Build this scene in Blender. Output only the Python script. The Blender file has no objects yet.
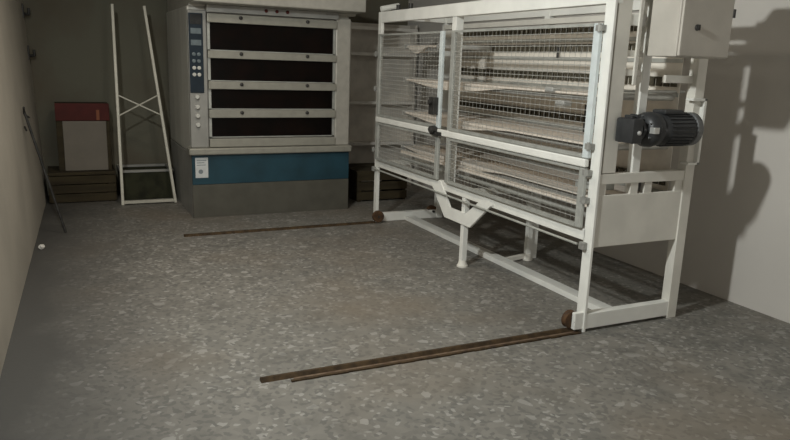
import bpy, bmesh, math, random
from mathutils import Vector, Matrix
random.seed(7)
S = bpy.context.scene
COL = S.collection
WORLD = {}            # object name -> world origin (no rotations on roots)

# ------------------------------------------------------------------ materials
def mat(name, col, rough=.6, metal=0., var=.12, scale=6., bump=0., col2=None, detail=5., stretch=(1, 1, 1), spec=.4):
    m = bpy.data.materials.new(name); m.use_nodes = True
    nt = m.node_tree; N = nt.nodes; L = nt.links
    b = N['Principled BSDF']
    b.inputs['Roughness'].default_value = rough
    b.inputs['Metallic'].default_value = metal
    b.inputs['Specular IOR Level'].default_value = spec
    tc = N.new('ShaderNodeTexCoord'); mp = N.new('ShaderNodeMapping')
    mp.inputs['Scale'].default_value = stretch
    L.new(tc.outputs['Object'], mp.inputs['Vector'])
    nz = N.new('ShaderNodeTexNoise'); nz.inputs['Scale'].default_value = scale; nz.inputs['Detail'].default_value = detail
    L.new(mp.outputs['Vector'], nz.inputs['Vector'])
    rp = N.new('ShaderNodeValToRGB')
    c2 = col2 or tuple(c * (1 - 2 * var) for c in col)
    rp.color_ramp.elements[0].position = .35; rp.color_ramp.elements[0].color = (*c2, 1)
    rp.color_ramp.elements[1].position = .62; rp.color_ramp.elements[1].color = (*col, 1)
    L.new(nz.outputs['Fac'], rp.inputs['Fac']); L.new(rp.outputs['Color'], b.inputs['Base Color'])
    if bump:
        bp = N.new('ShaderNodeBump'); bp.inputs['Strength'].default_value = bump; bp.inputs['Distance'].default_value = .01
        L.new(nz.outputs['Fac'], bp.inputs['Height']); L.new(bp.outputs['Normal'], b.inputs['Normal'])
    return m

def floor_material():
    m = bpy.data.materials.new('speckled_floor'); m.use_nodes = True
    nt = m.node_tree; N = nt.nodes; L = nt.links; b = N['Principled BSDF']
    b.inputs['Roughness'].default_value = .5; b.inputs['Specular IOR Level'].default_value = .3
    tc = N.new('ShaderNodeTexCoord')
    def mix(a, c, f, mode='MIX'):
        x = N.new('ShaderNodeMix'); x.data_type = 'RGBA'; x.blend_type = mode
        for s, v in ((x.inputs[6], a), (x.inputs[7], c)):
            if isinstance(v, tuple): s.default_value = (*v, 1)
            else: L.new(v, s)
        if isinstance(f, float): x.inputs[0].default_value = f
        else: L.new(f, x.inputs[0])
        return x.outputs[2]
    def ramp(inp, p0, p1):
        r = N.new('ShaderNodeMapRange'); r.inputs['From Min'].default_value = p0; r.inputs['From Max'].default_value = p1
        L.new(inp, r.inputs['Value']); return r.outputs[0]
    def noise(sc, det=4.):
        n = N.new('ShaderNodeTexNoise'); n.inputs['Scale'].default_value = sc; n.inputs['Detail'].default_value = det
        L.new(tc.outputs['Object'], n.inputs['Vector']); return n.outputs['Fac']
    # warp coordinates a little so the chips are irregular
    nw = N.new('ShaderNodeTexNoise'); nw.inputs['Scale'].default_value = 14; L.new(tc.outputs['Object'], nw.inputs['Vector'])
    vm = N.new('ShaderNodeVectorMath'); vm.operation = 'MULTIPLY_ADD'
    L.new(nw.outputs['Color'], vm.inputs[0]); vm.inputs[1].default_value = (.04, .04, 0); L.new(tc.outputs['Object'], vm.inputs[2])
    def voro(sc):
        v = N.new('ShaderNodeTexVoronoi'); v.inputs['Scale'].default_value = sc; v.voronoi_dimensions = '2D'
        L.new(vm.outputs[0], v.inputs['Vector'])
        s = N.new('ShaderNodeSeparateColor'); L.new(v.outputs['Color'], s.inputs[0]); return s
    v1 = voro(24.); v2 = voro(52.)
    base = mix((.175, .168, .152), (.215, .205, .184), v1.outputs[0])
    base = mix(base, (.14, .136, .125), ramp(v2.outputs[1], .74, .80))
    base = mix(base, (.30, .29, .27), ramp(v2.outputs[0], .90, .93))
    base = mix(base, (.31, .30, .28), ramp(v1.outputs[2], .972, .982))
    # worn, traffic-dulled patches
    base = mix(base, (.12, .112, .10), ramp(noise(1.3, 6.), .55, 1.0))
    # smudges and brownish dirt
    base = mix(base, (.105, .102, .092), ramp(noise(5.5, 5.), .53, .85))
    base = mix(base, (.20, .165, .125), ramp(noise(.8, 3.), .50, .85))
    # shade along the left wall, painted into the floor colour with some grime
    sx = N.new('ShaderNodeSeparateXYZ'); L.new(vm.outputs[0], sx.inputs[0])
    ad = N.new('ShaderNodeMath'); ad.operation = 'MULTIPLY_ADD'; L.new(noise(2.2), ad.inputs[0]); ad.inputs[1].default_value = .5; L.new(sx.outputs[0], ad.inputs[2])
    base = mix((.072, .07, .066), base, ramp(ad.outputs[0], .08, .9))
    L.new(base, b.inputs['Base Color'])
    bp = N.new('ShaderNodeBump'); bp.inputs['Strength'].default_value = .12; bp.inputs['Distance'].default_value = .004
    L.new(noise(40.), bp.inputs['Height']); L.new(bp.outputs['Normal'], b.inputs['Normal'])
    return m

M = dict(
    white=mat('white_machine_paint', (.82, .82, .78), .42, 0, .05, 5),
    cream=mat('cream_machine_paint', (.72, .70, .64), .5, 0, .06, 5),
    hinge=mat('worn_grey_iron', (.36, .36, .34), .5, .3, .15, 20),
    stile=mat('dull_grey_steel', (.50, .51, .48), .45, .35, .1, 12),
    pale=mat('pale_blue_steel', (.68, .74, .75), .4, .1, .06, 12),
    wire=mat('galvanised_wire', (.50, .50, .47), .45, .35, .1, 30),
    canvas=mat('beige_canvas', (.76, .69, .61), .9, 0, .08, 22, .2),
    curtain=mat('pale_canvas_curtain', (.86, .81, .73), .9, 0, .05, 14, .1),
    slat=mat('grey_belt_underside', (.30, .29, .27), .8, 0, .1, 20),
    comb=mat('dark_brush_comb', (.10, .088, .06), .8, 0, .2, 40),
    dark=mat('dark_iron', (.06, .058, .055), .5, .4, .2, 20),
    motor=mat('dark_grey_motor_paint', (.05, .052, .055), .38, .3, .1, 18),
    motor2=mat('grey_motor_cowl', (.17, .175, .18), .42, .2, .1, 18),
    plate=mat('bare_aluminium', (.62, .62, .60), .4, .5, .05, 20),
    boxp=mat('cabinet_paint', (.50, .47, .42), .5, 0, .05, 6),
    rust=mat('rusty_iron', (.115, .062, .03), .8, .2, .25, 22, .3, col2=(.05, .03, .018)),
    rustpale=mat('worn_rust_film', (.15, .105, .07), .85, 0, .2, 26, .1, col2=(.085, .052, .032)),
    railm=mat('old_rail_iron', (.066, .040, .017), .8, .15, .2, 22, .3, col2=(.030, .018, .008)),
    steel=mat('brushed_stainless', (.66, .65, .60), .36, .2, .08, 8, 0, None, 4, (1, 1, .15)),
    steelgrey=mat('grey_oven_sheet', (.36, .355, .335), .5, .25, .08, 6),
    stripst=mat('oven_strip_steel', (.36, .35, .305), .45, .3, .06, 14),
    trimst=mat('oven_hood_steel', (.52, .50, .45), .4, .3, .06, 14),
    blue=mat('blue_enamel', (.018, .062, .088), .45, 0, .15, 5),
    panelblue=mat('control_panel_blue', (.022, .034, .048), .45, 0, .1, 9, spec=.2),
    basegrey=mat('dark_grey_base_sheet', (.105, .10, .082), .55, .1, .08, 6),
    glass=mat('dark_oven_glass', (.004, .003, .0025), .3, 0, .3, 5, 0, (.008, .004, .003), spec=.1),
    black=mat('black_plastic', (.02, .02, .02), .5, 0, .2, 20),
    btn=mat('pale_button', (.62, .62, .58), .4, 0, .06, 20),
    display=mat('grey_display_glass', (.16, .20, .22), .35, 0, .1, 20),
    stick=mat('white_sticker', (.66, .68, .68), .5, 0, .05, 20),
    ink=mat('grey_print', (.22, .25, .27), .6, 0, .05, 20),
    lwall=mat('left_wall_plaster', (.46, .428, .372), .85, 0, .07, 1.6, .15),
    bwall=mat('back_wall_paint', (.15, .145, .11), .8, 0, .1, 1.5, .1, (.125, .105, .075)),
    rwall=mat('right_wall_paint', (.62, .59, .55), .75, 0, .04, 1.2, .1),
    ceil=mat('ceiling_paint', (.55, .53, .49), .9, 0, .05, 2),
    brown=mat('brown_plank_wood', (.05, .038, .018), .85, 0, .2, 5, .3, (.028, .021, .01), 6, (.4, 3, 3)),
    green=mat('olive_crate', (.035, .036, .018), .85, 0, .25, 9, .3),
    red=mat('dark_red_card', (.085, .011, .008), .7, 0, .12, 8),
    card=mat('white_card', (.20, .178, .148), .7, 0, .05, 6),
    orange=mat('orange_label', (.26, .085, .035), .6, 0, .1, 10),
    ladder=mat('pale_ladder_metal', (.60, .58, .50), .45, .2, .06, 14),
    shelf=mat('grey_shelving_sheet', (.70, .66, .60), .6, .2, .1, 6),
    shelfedge=mat('pale_shelf_edge', (.80, .77, .72), .5, .2, .06, 14),
    paper=mat('white_paper', (.7, .68, .63), .9, 0, .04, 30),
)
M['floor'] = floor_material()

# ------------------------------------------------------------------ mesh helpers
class MB:
    def __init__(s): s.bm = bmesh.new()
    def box(s, x0, x1, y0, y1, z0, z1, bev=0.):
        r = bmesh.ops.create_cube(s.bm, size=1.)
        for v in r['verts']:
            v.co = Vector((x0 + (v.co.x + .5) * (x1 - x0), y0 + (v.co.y + .5) * (y1 - y0), z0 + (v.co.z + .5) * (z1 - z0)))
        if bev:
            es = list({e for v in r['verts'] for e in v.link_edges})
            bmesh.ops.bevel(s.bm, geom=es, offset=bev, segments=2, affect='EDGES', profile=.6)
        return s
    def bar(s, a, b, w, h=None, up=(0, 0, 1)):
        """rectangular bar from a to b, w across, h along 'up'"""
        h = h or w; a = Vector(a); b = Vector(b); d = (b - a).normalized(); u = Vector(up)
        if abs(d.dot(u)) > .98: u = Vector((0, 1, 0))
        sd = d.cross(u).normalized(); u = sd.cross(d).normalized()
        vs = [s.bm.verts.new(p + sd * i * w / 2 + u * j * h / 2) for p in (a, b) for i, j in ((-1, -1), (1, -1), (1, 1), (-1, 1))]
        for f in ((3, 2, 1, 0), (4, 5, 6, 7), (0, 1, 5, 4), (1, 2, 6, 5), (2, 3, 7, 6), (3, 0, 4, 7)):
            s.bm.faces.new([vs[k] for k in f])
        return s
    def tube(s, a, b, r, n=12, r2=None):
        a = Vector(a); b = Vector(b); d = b - a
        mtx = Matrix.Translation((a + b) / 2) @ d.to_track_quat('Z', 'Y').to_matrix().to_4x4()
        bmesh.ops.create_cone(s.bm, cap_ends=True, segments=n, radius1=r, radius2=r if r2 is None else r2, depth=d.length, matrix=mtx)
        return s
    def lathe(s, prof, origin, axis='X', n=28):
        """prof: (t along axis, radius)"""
        o = Vector(origin); rings = []
        for t, r in prof:
            ring = []
            for k in range(n):
                a = 2 * math.pi * k / n; c, q = r * math.cos(a), r * math.sin(a)
                p = {'X': (t, c, q), 'Y': (c, t, q), 'Z': (c, q, t)}[axis]
                ring.append(s.bm.verts.new(o + Vector(p)))
            rings.append(ring)
        for A, B in zip(rings, rings[1:]):
            for k in range(n): s.bm.faces.new((A[k], A[(k + 1) % n], B[(k + 1) % n], B[k]))
        s.bm.faces.new(rings[0]); s.bm.faces.new(rings[-1])
        return s
    def prism(s, pts, axis, t0, t1):
        """extrude 2-D polygon; axis 'X': pts=(y,z); 'Y': (x,z); 'Z': (x,y)"""
        f = {'X': lambda p, t: (t, p[0], p[1]), 'Y': lambda p, t: (p[0], t, p[1]), 'Z': lambda p, t: (p[0], p[1], t)}[axis]
        A = [s.bm.verts.new(f(p, t0)) for p in pts]; B = [s.bm.verts.new(f(p, t1)) for p in pts]
        n = len(pts)
        s.bm.faces.new(A); s.bm.faces.new(B)
        for k in range(n): s.bm.faces.new((A[k], A[(k + 1) % n], B[(k + 1) % n], B[k]))
        return s
    def build(s, name, material, parent=None, smooth=False, bevel=0., loc=None):
        bmesh.ops.recalc_face_normals(s.bm, faces=s.bm.faces)
        o0 = WORLD[parent.name] if parent else Vector(loc or (0, 0, 0))
        if parent is None or loc: o0 = Vector(loc or (0, 0, 0))
        for v in s.bm.verts: v.co -= o0
        me = bpy.data.meshes.new(name); s.bm.to_mesh(me); s.bm.free()
        me.materials.append(material)
        if smooth:
            for p in me.polygons: p.use_smooth = True
            me.set_sharp_from_angle(angle=math.radians(38))
        o = bpy.data.objects.new(name, me); COL.objects.link(o)
        if parent: o.parent = parent; o.location = o0 - WORLD[parent.name]
        else: o.location = o0
        WORLD[o.name] = o0
        if bevel:
            b = o.modifiers.new('bevel', 'BEVEL'); b.width = bevel; b.segments = 2; b.limit_method = 'ANGLE'
        return o

def thing(name, label, cat, loc, group=None):
    o = bpy.data.objects.new(name, None); COL.objects.link(o); o.location = loc; o.empty_display_size = .1
    WORLD[o.name] = Vector(loc); return tag(o, label, cat, group)
def tag(o, label, cat=None, group=None):
    o['label'] = label
    if cat: o['category'] = cat
    if group: o['group'] = group
    return o
def struct(o): o['kind'] = 'structure'; return o

# ------------------------------------------------------------------ the room
YF, YB, XR, ZC = -2.2, 8.42, 4.16, 3.3
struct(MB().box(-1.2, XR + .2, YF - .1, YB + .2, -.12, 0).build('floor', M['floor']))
struct(MB().box(-1.4, XR + .2, YF - .1, YB + .2, ZC, ZC + .1).build('ceiling', M['ceil']))
struct(MB().box(-1.2, XR + .2, YB, YB + .14, 0, ZC).build('wall_back', M['bwall']))
struct(MB().box(XR, XR + .14, YF, YB, 0, ZC).build('wall_right', M['rwall']))
struct(MB().box(-1.2, XR, YF - .1, YF, 0, ZC).build('wall_front', M['lwall']))
# left wall: not quite parallel to the room and leaning slightly outwards, as old plastered walls do
def lx(y, z): return -.335 + (y - 3.54) * (.185 / 4.88) - .05 * z
w = MB(); vs = []
for dx in (0, -.16):
    for y, z in ((YF, 0), (YB, 0), (YB, ZC), (YF, ZC)): vs.append(w.bm.verts.new((lx(y, z) + dx, y, z)))
for f in ((0, 1, 2, 3), (4, 5, 6, 7), (0, 1, 5, 4), (1, 2, 6, 5), (2, 3, 7, 6), (3, 0, 4, 7)): w.bm.faces.new([vs[k] for k in f])
struct(w.build('wall_left', M['lwall']))

# ------------------------------------------------------------------ the oven
OX0, OX1, OY = 1.135, 2.75, 6.85
OB = 8.22
ov = thing('deck_oven', 'large grey four-deck bakery oven with dark glass doors and blue band at its base', 'oven', (1.94, 7.5, 0))
b = MB().box(OX0, OX1, OY + .02, OB, 0, .62).build('base_cabinet', M['steelgrey'], ov, bevel=.006)
MB().box(OX0, OX1, OY, OY + .02, .0, .325).build('kick_panel', M['basegrey'], ov, bevel=.003)
tag(MB().box(OX0, OX1, OY, OY + .02, .328, .62).build('blue_panel', M['blue'], ov, bevel=.003), 'blue enamel band across the oven base')
MB().box(OX0 - .03, OX1 + .012, OY - .05, OY + .1, .62, .685).build('ledge', M['stripst'], ov, bevel=.012)
MB().box(OX0, OX1, OY + .06, OB, .622, 2.0).build('body', M['steel'], ov, bevel=.02)
st = tag(MB().box(1.165, 1.285, OY - .003, OY, .395, .59).build('sticker', M['stick'], ov), 'white sticker on the blue panel')
m = MB()
for k, (x0, x1) in enumerate(((1.178, 1.27), (1.178, 1.25), (1.178, 1.262))): m.box(x0, x1, OY - .0045, OY - .003, .56 - k * .022, .567 - k * .022)
m.lathe([(OY - .0045, .022), (OY - .003, .022)], (1.215, 0, .455), 'Y', 16)
m.build('print', M['ink'], st)
# left control column
MB().box(OX0, 1.305, OY + .01, OY + .06, .685, 1.96).build('control_column', M['steelgrey'], ov, bevel=.01)
cp = tag(MB().box(1.14, 1.268, OY - .002, OY + .01, 1.205, 1.93).build('control_panel', M['panelblue'], ov, bevel=.004), 'narrow dark blue control panel with displays')
MB().box(1.152, 1.256, OY - .006, OY - .002, 1.83, 1.92).build('black_screen', M['black'], cp)
for z in (1.745, 1.64):
    MB().box(1.155, 1.25, OY - .007, OY - .002, z, z + .05).build('display', M['display'], cp)
for r in range(4):
    for c in range(2):
        MB().lathe([(OY - .012, .012), (OY - .010, .017), (OY - .002, .017)], (1.18 + c * .045, 0, 1.56 - r * .062), 'Y', 14).build('button', M['display'] if r < 2 else M['btn'], cp, True)
for z in (1.168, 1.075, .99, .905):
    MB().lathe([(OY - .022, .016), (OY - .016, .021), (OY + .01, .021)], (1.2, 0, z), 'Y', 18).build('knob', M['btn'], ov, True)
MB().box(2.59, OX1, OY + .01, OY + .06, .685, 1.96).build('side_column', M['trimst'], ov, bevel=.01)
# four decks
decks = [(1.60, 1.855, 1.935), (1.317, 1.53, 1.598), (1.05, 1.243, 1.315), (.78, .972, 1.048)]
for z0, z1, zs in decks:
    d = MB()
    d.box(1.31, 1.335, OY + .02, OY + .06, z0, z1).box(2.565, 2.588, OY + .02, OY + .06, z0, z1).box(1.31, 2.588, OY + .02, OY + .06, z0, z0 + .008)
    door = d.build('deck_door', M['stile'], ov)
    MB().box(1.335, 2.565, OY + .035, OY + .055, z0 + .008, z1).build('door_glass', M['glass'], door)
    MB().box(1.308, 2.59, OY - .015, OY + .058, z1, zs, .006).build('handle_strip', M['stripst'], door)
    for x in (1.62, 2.28):
        MB().lathe([(OY - .035, .008), (OY - .03, .016), (OY - .015, .018)], (x, 0, (z1 + zs) / 2 + .012), 'Y', 12).build('latch', M['dark'], door, True)
MB().box(1.308, 2.59, OY - .01, OY + .058, .69, .772, .006).build('lower_strip', M['stripst'], ov)
# hood
hd = MB().prism([(OY - .22, 2.018), (OY - .22, 2.24), (OB, 2.24), (OB, 1.99), (OY + .04, 1.99), (OY + .04, 2.012)], 'X', OX0 + .015, 2.815).build('hood', M['trimst'], ov, bevel=.012)
MB().box(1.30, 2.60, OY - .03, OY + .058, 1.945, 2.012).build('indicator_strip', M['steelgrey'], ov, bevel=.004)
for x in (1.86, 1.965, 2.07):
    MB().lathe([(OY - .044, .01), (OY - .04, .016), (OY - .03, .016)], (x, 0, 1.985), 'Y', 12).build('indicator', M['red'], hd, True)

# ------------------------------------------------------------------ the loading machine
mc = thing('loading_machine', 'tall white steel bakery loader with canvas belts behind wire mesh gates on rails', 'machine', (3.15, 4.65, 0))
FX, NY, FY, RX = 2.775, 3.08, 6.235, 3.44      # front plane, near face, far face, rear post plane
P = .065
ZT = 2.0
def post(x0, y0, z0, z1, w=P, d=P, name='post', m='white'):
    return MB().box(x0, x0 + w, y0, y0 + d, z0, z1).build(name, M[m], mc, bevel=.003)
post(FX, NY, 0., ZT, .018, .075); post(FX, FY - P, .0, ZT, .03); post(FX + .01, 4.80, .58, ZT - .05)
post(RX + .02, NY, 0., ZT, .075, P, m='cream'); post(RX + .02, FY - P, 0., ZT, .07); post(RX + .02, 4.55, .0, ZT - .03, .06)
MB().box(FX + .002, FX + .06, NY + .002, FY - .002, 1.905, 2.002).build('top_beam', M['white'], mc, bevel=.004)
MB().box(RX + .024, RX + .08, NY + .002, FY - .002, 1.935, 2.002).build('top_beam', M['white'], mc, bevel=.004)
MB().box(RX + .0, RX + .04, NY + P, FY - P, 1.875, 1.915).build('rear_rail', M['cream'], mc)
MB().box(RX + .005, RX + .018, NY + P, FY - P, 1.80, 1.865).build('rear_sheet', M['cream'], mc)
for y in (NY, FY - P): MB().box(FX + P, RX + .022, y + .003, y + P - .003, 1.937, 1.997).build('end_beam', M['white'], mc, bevel=.004)
MB().box(FX - .035, FX + .0, NY + P + .02, FY - P, .99, 1.04).build('middle_rail', M['white'], mc, bevel=.008)
MB().box(FX + .0, FX + .04, NY + P, FY - P, .555, .625).build('bottom_rail', M['white'], mc, bevel=.003)
MB().box(RX + .03, RX + .07, NY + P, FY - P, .555, .625).build('bottom_rail', M['cream'], mc, bevel=.003)
for y in (FY - P, 4.55): MB().box(FX + .04, RX + .03, y + .01, y + .05, .56, .61).build('cross_member', M['cream'], mc)
MB().prism([(5.07, .62), (5.07, .575), (5.03, .56), (4.81, .345), (4.42, .345), (4.16, .56), (4.12, .575), (4.12, .62), (4.23, .62), (4.49, .437), (4.735, .437), (4.90, .62)], 'X', FX - .006, FX + .012).build('trough_bracket', M['white'], mc)
for x in (FX + .005, RX - .04):
    l = MB().bar((x + .022, 4.545, .05), (x + .022, 4.545, .56), .045, .045).build('support_leg', M['white'], mc, bevel=.003)
    MB().lathe([(0., .045), (.012, .045), (.02, .036), (.05, .03), (.06, .014), (.075, .014)], (x + .022, 4.545, 0), 'Z', 18).build('foot_pad', M['cream'], l, True)
MB().box(FX + .016, 3.47, NY + .003, NY + .055, .018, .115).build('foot_beam', M['white'], mc, bevel=.004)
MB().box(FX + .028, 3.47, FY - .06, FY - .002, .001, .085).build('foot_beam', M['white'], mc, bevel=.004)
MB().box(3.10, 3.20, NY + .055, FY - .06, .0, .04).build('floor_beam', M['white'], mc, bevel=.004)
MB().bar((3.19, 4.53, .02), (RX - .02, 4.56, .03), .04, .03).build('floor_strut', M['cream'], mc)
MB().tube((FX - .02, NY + .1, .528), (FX - .02, FY - .02, .532), .008).build('tie_rod', M['stile'], mc, True)
for y in (NY + .045, FY - .03):
    MB().box(FX - .03, FX, y - .01, y + .035, .505, .55).build('rod_bracket', M['hinge'], mc, bevel=.004)
for x, y, br in ((FX - .052, NY + .06, -1), (FX - .0, FY - .045, 1), (3.42, FY - .03, 0)):
    wh = MB().lathe([(-.02, .036), (-.02, .056), (-.006, .05), (.006, .05), (.02, .056), (.02, .036)], (x, y - (.075 if br == 1 else 0), .07), 'Y', 24).build('wheel', M['rust'], mc, True)
    if br == -1:
        MB().box(x - .012, x + .055, y - .052, y - .022, .02, .125).build('wheel_bracket', M['white'], wh, bevel=.004)
    MB().tube((x, y - .10 if br == 1 else y - .05, .07), (x, y + .04, .07), .012).build('axle', M['dark'], wh, True)
# conveyor belts: canvas on a slab, sagging skirt in front
BX0, BX1 = 2.92, 3.41
for z in (1.70, 1.405, 1.105, .79):
    n = 24; y0, y1 = (5.3 if z > 1.6 else NY + .16), 5.9
    m = MB(); prof_top = []; 
    bt = MB()
    for k in range(n):
        ya = y0 + (y1 - y0) * k / n; yb = y0 + (y1 - y0) * (k + 1) / n
        def sag(y):
            u = (y - y0) / (y1 - y0)
            return .012 + .055 * max(0, math.sin(math.pi * max(0, (u - .38) / .62))) ** 1.2
        vs = [m.bm.verts.new(p) for p in ((BX0, ya, z), (BX0, yb, z), (BX0, yb, z - sag(yb)), (BX0, ya, z - sag(ya)),
              (BX1, ya, z), (BX1, yb, z), (BX1, yb, z - .012), (BX1, ya, z - .012))]
        for f in ((0, 1, 2, 3), (4, 5, 6, 7), (0, 1, 5, 4), (2, 3, 7, 6)): m.bm.faces.new([vs[q] for q in f])
        if k == 0: m.bm.faces.new([vs[q] for q in (0, 3, 7, 4)])
        if k == n - 1: m.bm.faces.new([vs[q] for q in (1, 2, 6, 5)])
    bmesh.ops.remove_doubles(m.bm, verts=m.bm.verts, dist=1e-5)
    belt = m.build('conveyor_belt', M['canvas'], mc, True)
    for y in (y0 - .01, 5.9):
        MB().tube((BX0 - .02, y, z - .008), (RX + .03, y, z - .008), .022).build('roller', M['plate'], belt, True)
    MB().box(BX0 + .03, BX0 + .05, y0, 5.9, z - .045, z - .02).build('side_bar', M['slat'], belt)
# toothed brush strips along the rear of each deck
for z in (1.80, 1.665, 1.46, 1.17, .85, .70):
    m = MB().box(RX - .02, RX - .012, NY + .1, 5.85, z + .046, z + .058)
    y = NY + .12
    while y < 5.8:
        m.box(RX - .022, RX - .008, y, y + .038, z, z + .05); y += .06
    m.build('brush_strip', M['comb'], mc)
    MB().box(RX - .014, RX - .005, NY + .1, 5.95, z - .06, z - .035).build('guide_bar', M['stile'], mc)
MB().box(RX - .004, RX + .0, NY + .1, 5.95, .64, 1.86).build('rear_curtain', M['curtain'], mc)
for z, mm in ((.735, 'canvas'), (.675, 'stile')): MB().box(BX0 - .03, BX0 - .01, NY + .16, 5.9, z - .012, z + .012).build('lower_guide', M[mm], mc)
# a few hanging hooks between the rear strips
for y, z0, z1 in ((3.95, 1.50, 1.80), (4.35, 1.62, 1.70), (3.98, 1.10, 1.30)):
    MB().tube((RX - .03, y, z0), (RX - .03, y, z1), .009).build('hanging_pin', M['dark'], mc, True)
for y, z in ((3.72, 1.40), (3.6, 1.32)):
    MB().box(BX0 - .02, BX0 + .05, y, y + .09, z - .01, z + .03).build('clip', M['plate'], mc, bevel=.01)

def mesh_wires(y0, y1, z0, z1, x, par, dz=.036, dy=.05):
    m = MB(); n = round((z1 - z0) / dz); r = .0019
    for k in range(1, n):
        z = z0 + (z1 - z0) * k / n; m.box(x - r, x + r, y0, y1, z - r, z + r)
    n = round((y1 - y0) / dy); r2 = .0007
    for k in range(1, n):
        y = y0 + (y1 - y0) * k / n; m.box(x - 2 * r2 - r, x - r, y - r2, y + r2, z0, z1)
    return m.build('wire_mesh', M['wire'], par)
def gate(y0, y1, z0, z1, near_m, far_m, top=True):
    x0, x1 = FX - .03, FX - .004; s = .05
    g = MB().box(x0, x1, y0 + s, y1 - s, z0, z0 + .022).build('guard_gate', M['stile'], mc)
    MB().box(x0, x1, y0 + s, y1 - s, z1 - .016, z1).build('top_bar', M['stile'], g)
    MB().box(x0, x1, y0, y0 + s, z0, z1).build('stile', M[near_m], g, bevel=.004)
    MB().box(x0, x1, y1 - s, y1, z0, z1).build('stile', M[far_m], g, bevel=.004)
    mesh_wires(y0 + s, y1 - s, z0 + .02, z1 - .012, (x0 + x1) / 2, g)
    return g
gA = gate(3.152, 4.80, 1.045, 1.80, 'pale', 'stile')
gB = gate(4.93, 6.165, 1.045, 1.80, 'pale', 'stile')
gC = gate(3.165, 4.80, .63, .985, 'stile', 'stile')
gD = gate(4.93, 6.165, .63, .985, 'stile', 'stile')
for y, z, g in ((3.13, 1.775, gA), (3.13, 1.115, gA), (3.13, .962, gC), (3.13, .80, gC), (6.18, 1.62, gB), (6.18, 1.30, gB), (6.18, .72, gD)):
    MB().box(FX - .035, FX - .002, y, y + .05, z - .016, z + .016).tube((FX - .03, y + .025, z - .024), (FX - .03, y + .025, z + .024), .009).build('hinge', M['hinge'], g, True)
tag(MB().box(FX - .075, FX - .03, 4.95, 5.035, 1.15, 1.29).tube((FX - .10, 4.99, 1.25), (FX - .07, 4.99, 1.25), .02).build('latch', M['dark'], gB, bevel=.008), 'dark latch block on the far gate')
tag(MB().lathe([(-.05, .014), (-.04, .028), (0, .032), (.02, .022)], (FX - .05, 4.965, 1.035), 'X', 20).box(FX - .06, FX - .03, 4.87, 5.02, .99, 1.02).build('knob', M['dark'], mc, True), 'dark knob in the middle of the white rail')
# things on top of the far corner
MB().tube((FX + .02, FY - .01, 2.03), (FX + .2, FY - .01, 2.07), .026).build('roller_cap', M['white'], mc, True)
for y in (6.0, 5.75): MB().tube((FX + .09, y, 1.99), (FX + .09, y, 2.06), .02).box(FX + .03, FX + .1, y - .03, y + .03, 2.0, 2.015).build('bolt', M['dark'], mc, True)

# near end
MB().box(2.805, 2.905, NY + .004, NY + .05, .965, ZT - .065).build('end_channel', M['cream'], mc, bevel=.004)
MB().box(3.045, 3.105, NY + .02, NY + .065, .835, 1.94).build('inner_post', M['white'], mc, bevel=.004)
MB().box(2.958, 2.978, NY - .005, NY + .008, 1.47, 1.94).build('hanger_strip', M['cream'], mc)
for z0, z1, x1, mm in ((1.795, 1.855, 3.02, 'white'), (1.625, 1.66, 3.02, 'cream'), (1.52, 1.555, 3.02, 'cream')):
    MB().box(2.905, x1, NY + .009, NY + .035, z0, z1).build('rung', M[mm], mc, bevel=.002)
tag(MB().tube((2.86, NY + .12, 1.432), (3.5, NY + .12, 1.432), .008).build('shaft', M['plate'], mc, True), 'bright thin shaft')
MB().box(3.24, 3.47, NY + .03, NY + .06, 1.485, 1.53).build('crossbar', M['cream'], mc, bevel=.003)
MB().box(2.793, 3.48, NY + .005, NY + .055, .90, .962).build('end_bar', M['cream'], mc, bevel=.004)
MB().box(2.793, 3.48, NY + .01, NY + .03, .523, .835).build('end_panel', M['cream'], mc, bevel=.004)
for x in (2.793, 3.04, 3.15, 3.40):
    MB().box(x, x + .06, NY + .012, NY + .045, .83, .905).build('spacer', M['cream'], mc, bevel=.002)
MB().box(3.105, 3.14, NY + .03, NY + .09, .84, .90).build('bearing_block', M['dark'], mc, bevel=.004)
MB().box(2.86, 3.02, NY + .12, NY + .30, .838, .885).build('chain_guard', M['stile'], mc, bevel=.01)
# control box
BY = 2.813
cb = tag(MB().box(3.0, 3.378, BY + .017, BY + .225, 1.630, 2.12).build('control_box', M['boxp'], mc, bevel=.006), 'grey electrical control box on the near end')
for x in (3.06, 3.27):
    for z in (1.70, 2.04): MB().box(x, x + .04, BY + .225, NY + .03, z, z + .03).build('box_arm', M['cream'], cb)
dr = MB().box(3.004, 3.375, BY, BY + .016, 1.634, 2.116).build('box_door', M['boxp'], cb, bevel=.005)
MB().lathe([(-.012, .011), (-.008, .016), (0, .017)], (3.112, BY, 1.785), 'Y', 16).box(3.105, 3.119, BY - .018, BY - .008, 1.77, 1.80).build('lock', M['dark'], dr, True)
MB().tube((3.382, BY + .005, 1.85), (3.382, BY + .005, 1.895), .011).build('hinge', M['dark'], dr, True)
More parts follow.
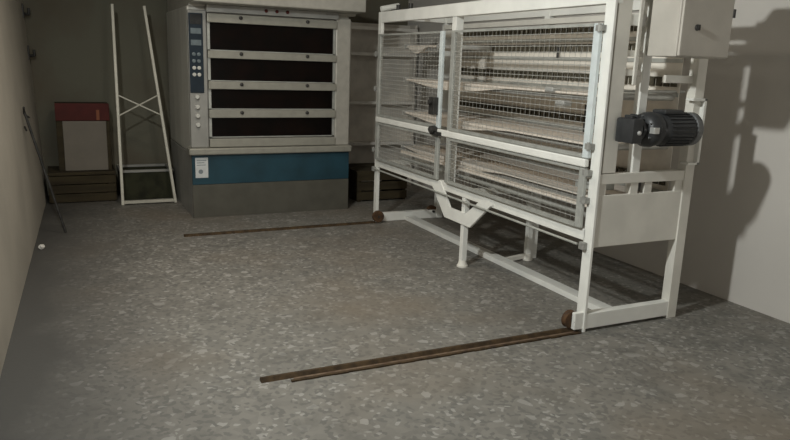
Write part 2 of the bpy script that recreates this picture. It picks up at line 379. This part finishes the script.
# motor with gearbox, axis along the end of the machine
MY, MZ = 2.995, 1.226
MB().box(3.515, 3.535, NY - .03, NY + .07, 1.0, 1.40).box(3.42, 3.535, NY - .03, NY + .03, 1.385, 1.40).box(3.44, 3.535, NY - .03, NY + .03, 1.0, 1.014).build('motor_plate', M['white'], mc, bevel=.002)
DX = -.115; DZ = 0.
mo = tag(MB().lathe([(3.20 + DX, .088), (3.225 + DX, .106), (3.49 + DX, .106), (3.50 + DX, .098)], (0, MY, MZ), 'X', 32).build('motor', M['motor'], mc, True), 'dark grey electric motor with gearbox')
m = MB()
for k in range(26):
    a = 2 * math.pi * k / 26; c, s_ = math.cos(a), math.sin(a)
    m.bar((3.25 + DX, MY + c * .105, MZ + s_ * .105), (3.485 + DX, MY + c * .105, MZ + s_ * .105), .006, .018, (0, c, s_))
m.build('cooling_fins', M['motor'], mo)
MB().lathe([(3.50 + DX, .098), (3.505 + DX, .112), (3.555 + DX, .112), (3.59 + DX, .085), (3.59 + DX, .03)], (0, MY, MZ), 'X', 32).build('fan_cowl', M['motor2'], mo, True)
MB().lathe([(3.065 + DX, .06), (3.075 + DX, .09), (3.10 + DX, .112), (3.14 + DX, .116), (3.15 + DX, .108), (3.19 + DX, .108), (3.21 + DX, .09)], (0, MY, MZ), 'X', 32).build('flange', M['motor'], mo, True)
gb = MB().box(2.80, 2.895, MY - .075, NY + .0, MZ - .085, MZ + .075, .016).lathe([(2.895, .07), (2.91, .058), (2.935, .058), (2.95, .06)], (0, MY, MZ), 'X', 24).lathe([(2.905, .075), (2.925, .075)], (0, MY, MZ), 'X', 8).box(2.815, 2.84, MY - .04, MY + .03, MZ + .07, MZ + .095, .006).box(2.865, 2.885, MY - .04, MY + .03, MZ + .07, MZ + .10, .006).build('gearbox', M['motor'], mo, True)
MB().lathe([(-.09, .008), (-.085, .014), (-.07, .016)], (2.855, MY, MZ - .015), 'Y', 14).build('shaft_end', M['plate'], gb, True)
MB().box(2.955, 3.0, MY - .118, MY - .06, MZ - .018, MZ + .022, .003).build('nameplate', M['plate'], mo)
MB().box(3.22 + DX, 3.40 + DX, MY - .06, MY + .06, MZ + .10, MZ + .13, .012).build('terminal_box', M['motor'], mo)
for k in range(6):
    a = math.radians(30 + 60 * k)
    MB().tube((3.14 + DX, MY + .09 * math.cos(a), MZ + .09 * math.sin(a)), (3.062 + DX, MY + .09 * math.cos(a), MZ + .09 * math.sin(a)), .006, 8).build('bolt', M['motor2'], mo, True)

for o in [mo] + list(mo.children_recursive):
    w0 = WORLD[o.name]
    for v in o.data.vertices:
        p = v.co + w0
        v.co = Vector((2.855 + (p.x - 2.80) * .79, MY + (p.y - MY) * .87, MZ + (p.z - MZ) * .87)) - w0

# ------------------------------------------------------------------ floor rails
def rail(x0, x1, y, label, notch):
    r = thing('floor_rail', label, 'rail', ((x0 + x1) / 2, y, 0), 'rusty rails on the floor')
    if notch:
        m = MB(); n = 24
        for k in range(n):                      # front edge strip, nibbled by rust
            xa = x0 + notch + (x1 - x0 - notch) * k / n; xb = x0 + notch + (x1 - x0 - notch) * (k + 1) / n
            m.box(xa, xb, y - .058 + random.uniform(0, .006), y - .038, 0, .008)
        m.build('front_edge', M['railm'], r)
        MB().box(x0 + notch + .02, x1, y - .038, y - .012, 0, .003).build('flange', M['rustpale'], r)
    MB().prism([(y - .012, .0), (y + .026, .0), (y + .018, .02), (y + .002, .02)], 'X', x0, x1).build('ridge', M['railm'], r)
rail(.815, 2.755, 3.125, 'rusty iron rail on the grey floor nearest the camera', .14)
rail(.93, 2.755, 6.135, 'rusty iron rail on the floor in front of the oven', 0.)

# ------------------------------------------------------------------ back left corner
LY0, LY1 = 7.66, 8.0
ld = thing('ladder', 'pale metal ladder frame with cross braces leaning beside the oven', 'ladder', (.83, 7.8, 0))
def ly(z): return LY0 + (LY1 - LY0) * z / 2.05
for a, b_ in (((.555, ly(0), .0), (.575, ly(2.03), 2.03)), ((1.085, ly(0), .0), (.885, ly(2.03), 2.03))):
    MB().bar(a, b_, .029, .045, (0, 1, 0)).build('rail', M['ladder'], ld, bevel=.004)
def rx(z): return 1.085 - .2 * z / 2.03
MB().bar((.56, ly(1.13), 1.13), (rx(.92), ly(.92), .92), .012, .018, (0, 1, 0)).build('cross_brace', M['ladder'], ld)
MB().bar((.56, ly(.91) - .014, .91), (rx(1.13), ly(1.13) - .014, 1.13), .012, .018, (0, 1, 0)).build('cross_brace', M['ladder'], ld)
MB().bar((.555, ly(.03), .03), (1.085, ly(.03), .03), .03, .03).build('bottom_bar', M['ladder'], ld)

pf = thing('plank_platform', 'low dark brown plank platform on the floor in the back left corner', 'platform', (.22, 8.1, 0))
m = MB()
for k in range(4): m.box(-.13, .52, 7.9 + k * .125, 8.015 + k * .125, .295, .325)
m.build('deck', M['brown'], pf)
m = MB()
for k in range(3): m.box(-.13, .52, 7.915, 7.93, .01 + k * .095, .095 + k * .095)
m.build('front_boards', M['brown'], pf)
for x in (-.12, .44):
    MB().box(x, x + .07, 7.93, 8.38, 0, .295).build('bearer', M['brown'], pf)
cr = thing('storage_crate', 'low dark olive crate with a pale rim behind the ladder', 'crate', (.84, 8.12, 0))
m = MB().box(.57, 1.1, 7.93, 7.95, .0, .30).box(.57, 1.1, 8.33, 8.35, 0, .30).box(.57, .59, 7.95, 8.33, 0, .30).box(1.08, 1.1, 7.95, 8.33, 0, .30).box(.59, 1.08, 7.95, 8.33, 0, .02)
m.build('bin', M['green'], cr)
m = MB().box(.56, 1.11, 7.92, 7.955, .30, .325).box(.56, 1.11, 8.325, 8.36, .30, .325).box(.56, .595, 7.955, 8.325, .30, .325).box(1.075, 1.11, 7.955, 8.325, .30, .325)
m.build('rim', M['steelgrey'], cr)
cn = thing('carton', 'white box with a dark red top band standing on the brown plank platform', 'box', (.23, 8.1, .325))
MB().box(-.02, .49, 8.0, 8.25, .325, 1.025).build('carton_body', M['brown'], cn, bevel=.004)
tag(MB().box(.04, .455, 7.985, 8.0, .33, .845).build('front_panel', M['card'], cn, bevel=.003), 'white front panel')
bnd = tag(MB().box(-.022, .492, 7.98, 8.0, .85, 1.027).build('top_band', M['red'], cn, bevel=.003), 'dark red band')
tag(MB().box(.365, .395, 7.977, 7.98, .855, .96).build('tag', M['orange'], bnd), 'small orange tag')

# rod leaning on the left wall
rd = thing('hooked_rod', 'thin dark rod with forked top leaning against the left wall', 'rod', (-.0, 6.56, 0))
a = Vector((.0, 6.56, .008)); yt = 6.62; t = Vector((lx(yt, 1.05) + .022, yt, 1.05))
MB().tube(a, t, .011, 10).build('shaft', M['dark'], rd, True)
m = MB().tube(t - Vector((.004, 0, .13)), t + Vector((.010, -.10, -.15)), .008, 8).tube(t - Vector((0, 0, .02)), t + Vector((.002, -.05, .035)), .009, 8).tube(t - Vector((-.002, 0, .03)), t + Vector((.03, .08, -.06)), .009, 8)
m.build('fork', M['dark'], rd, True)

# scrap of paper at the wall foot
m = MB(); 
bmesh.ops.create_icosphere(m.bm, subdivisions=2, radius=.024)
for v in m.bm.verts: v.co *= random.uniform(.7, 1.1); v.co += Vector((-.18, 6.05, .024))
tag(m.build('paper_scrap', M['paper'], loc=(-.18, 6.05, 0)), 'small crumpled white paper scrap on the floor by the left wall', 'scrap')

# iron pintles in the corner of the left wall
for z, lab in ((1.93, 'upper dark iron wall hook in the back left corner, close to picture top'), (1.52, 'lower dark iron wall hook in the back left corner above the carton')):
    x = lx(8.3, z)
    h = thing('wall_hook', lab, 'hook', (x, 8.3, z), 'wall hooks in the corner')
    MB().box(x - .004, x + .012, 8.24, 8.34, z - .07, z + .07).build('back_plate', M['dark'], h, bevel=.004)
    MB().tube((x + .01, 8.29, z - .03), (x + .06, 8.28, z - .03), .014).tube((x + .055, 8.28, z - .035), (x + .055, 8.28, z + .03), .014).build('pin', M['dark'], h, True)

# steel shelving to the right of the oven, behind the machine
sh = thing('steel_shelving', 'grey steel shelving with pale shelf edges between oven and machine at the back', 'shelving', (3.55, 8.2, 0))
MB().box(3.18, 4.08, 8.12, 8.14, .05, 2.0).build('back_sheet', M['shelf'], sh)
for x in (3.18, 4.05): MB().box(x, x + .03, 7.98, 8.12, 0, 2.0).build('side_sheet', M['shelf'], sh)
for z in (.55, 1.05, 1.63, 1.93):
    s_ = MB().box(3.21, 4.05, 7.98, 8.12, z, z + .018).build('shelf', M['shelf'], sh)
    MB().box(3.18, 4.08, 7.965, 7.98, z - .012, z + .024).build('shelf_edge', M['shelfedge'], s_)
m = MB()
for k in range(3): m.box(2.98, 3.6, 7.15, 7.165, .02 + k * .11, .11 + k * .11)
lp = thing('low_crate', 'low dark slatted crate on the floor right of the oven', 'crate', (3.29, 7.45, 0))
m.build('front_slats', M['brown'], lp)
m = MB()
for k in range(5): m.box(2.98, 3.6, 7.165 + k * .125, 7.27 + k * .125, .32, .345)
m.build('top_slats', M['brown'], lp)
for x in (2.99, 3.55): MB().box(x, x + .04, 7.165, 7.76, 0, .32).build('runner', M['brown'], lp)

# ------------------------------------------------------------------ lights
def lamp(name, kind, loc, power, col, size, target=None, spread=None):
    l = bpy.data.lights.new(name, kind); l.energy = power; l.color = col
    if kind == 'AREA':
        l.shape = 'DISK'; l.size = size
    else: l.shadow_soft_size = size
    o = bpy.data.objects.new(name, l); COL.objects.link(o); o.location = loc
    if target: o.rotation_euler = (Vector(target) - Vector(loc)).to_track_quat('-Z', 'Y').to_euler()
    return o
lamp('wall_floodlight', 'AREA', (-.30, 2.40, 2.85), 93, (.97, 1., .965), .16, (3.0, 3.3, .9))
lamp('camera_side_fill', 'AREA', (1.7, -2.1, 1.0), 25, (1., .955, .88), 1.3, (1.9, 3., 1.2))  # added fill behind the camera, no real opening; lifts the camera-facing sides
cl = lamp('overhead_fill', 'AREA', (1.0, 4.75, 3.2), 26, (1., .90, .76), .5, (1.0, 4.75, 0))  # unseen warm light added overhead to brighten floor, left wall and oven side
cl.data.spread = math.radians(150)

wd = bpy.data.worlds.new('room_air'); S.world = wd; wd.use_nodes = True
wd.node_tree.nodes['Background'].inputs[0].default_value = (.5, .48, .44, 1)
wd.node_tree.nodes['Background'].inputs[1].default_value = .02

# ------------------------------------------------------------------ camera
cd = bpy.data.cameras.new('camera'); cam = bpy.data.objects.new('camera', cd); COL.objects.link(cam); S.camera = cam
cd.sensor_width = 36; cd.lens = 36 * 700.98 / 790; cd.clip_start = .05
r_ = Vector((0.9026, -.4294, .0340)); f_ = Vector((.4251, .8781, -.2195))
p_, ro, ya = math.radians(12.6784), math.radians(1.99497), math.radians(25.8328)
f_ = Vector((math.sin(ya) * math.cos(p_), math.cos(ya) * math.cos(p_), -math.sin(p_)))
r0 = Vector((math.cos(ya), -math.sin(ya), 0)); u0 = r0.cross(f_)
rv = r0 * math.cos(ro) + u0 * math.sin(ro); uv = -r0 * math.sin(ro) + u0 * math.cos(ro)
cam.matrix_world = Matrix(((rv.x, uv.x, -f_.x, 0), (rv.y, uv.y, -f_.y, 0), (rv.z, uv.z, -f_.z, 1.55), (0, 0, 0, 1)))

S.view_settings.view_transform = 'Standard'; S.view_settings.look = 'None'
S.view_settings.gamma = 1; S.view_settings.use_curve_mapping = False
S.view_settings.exposure = 0.
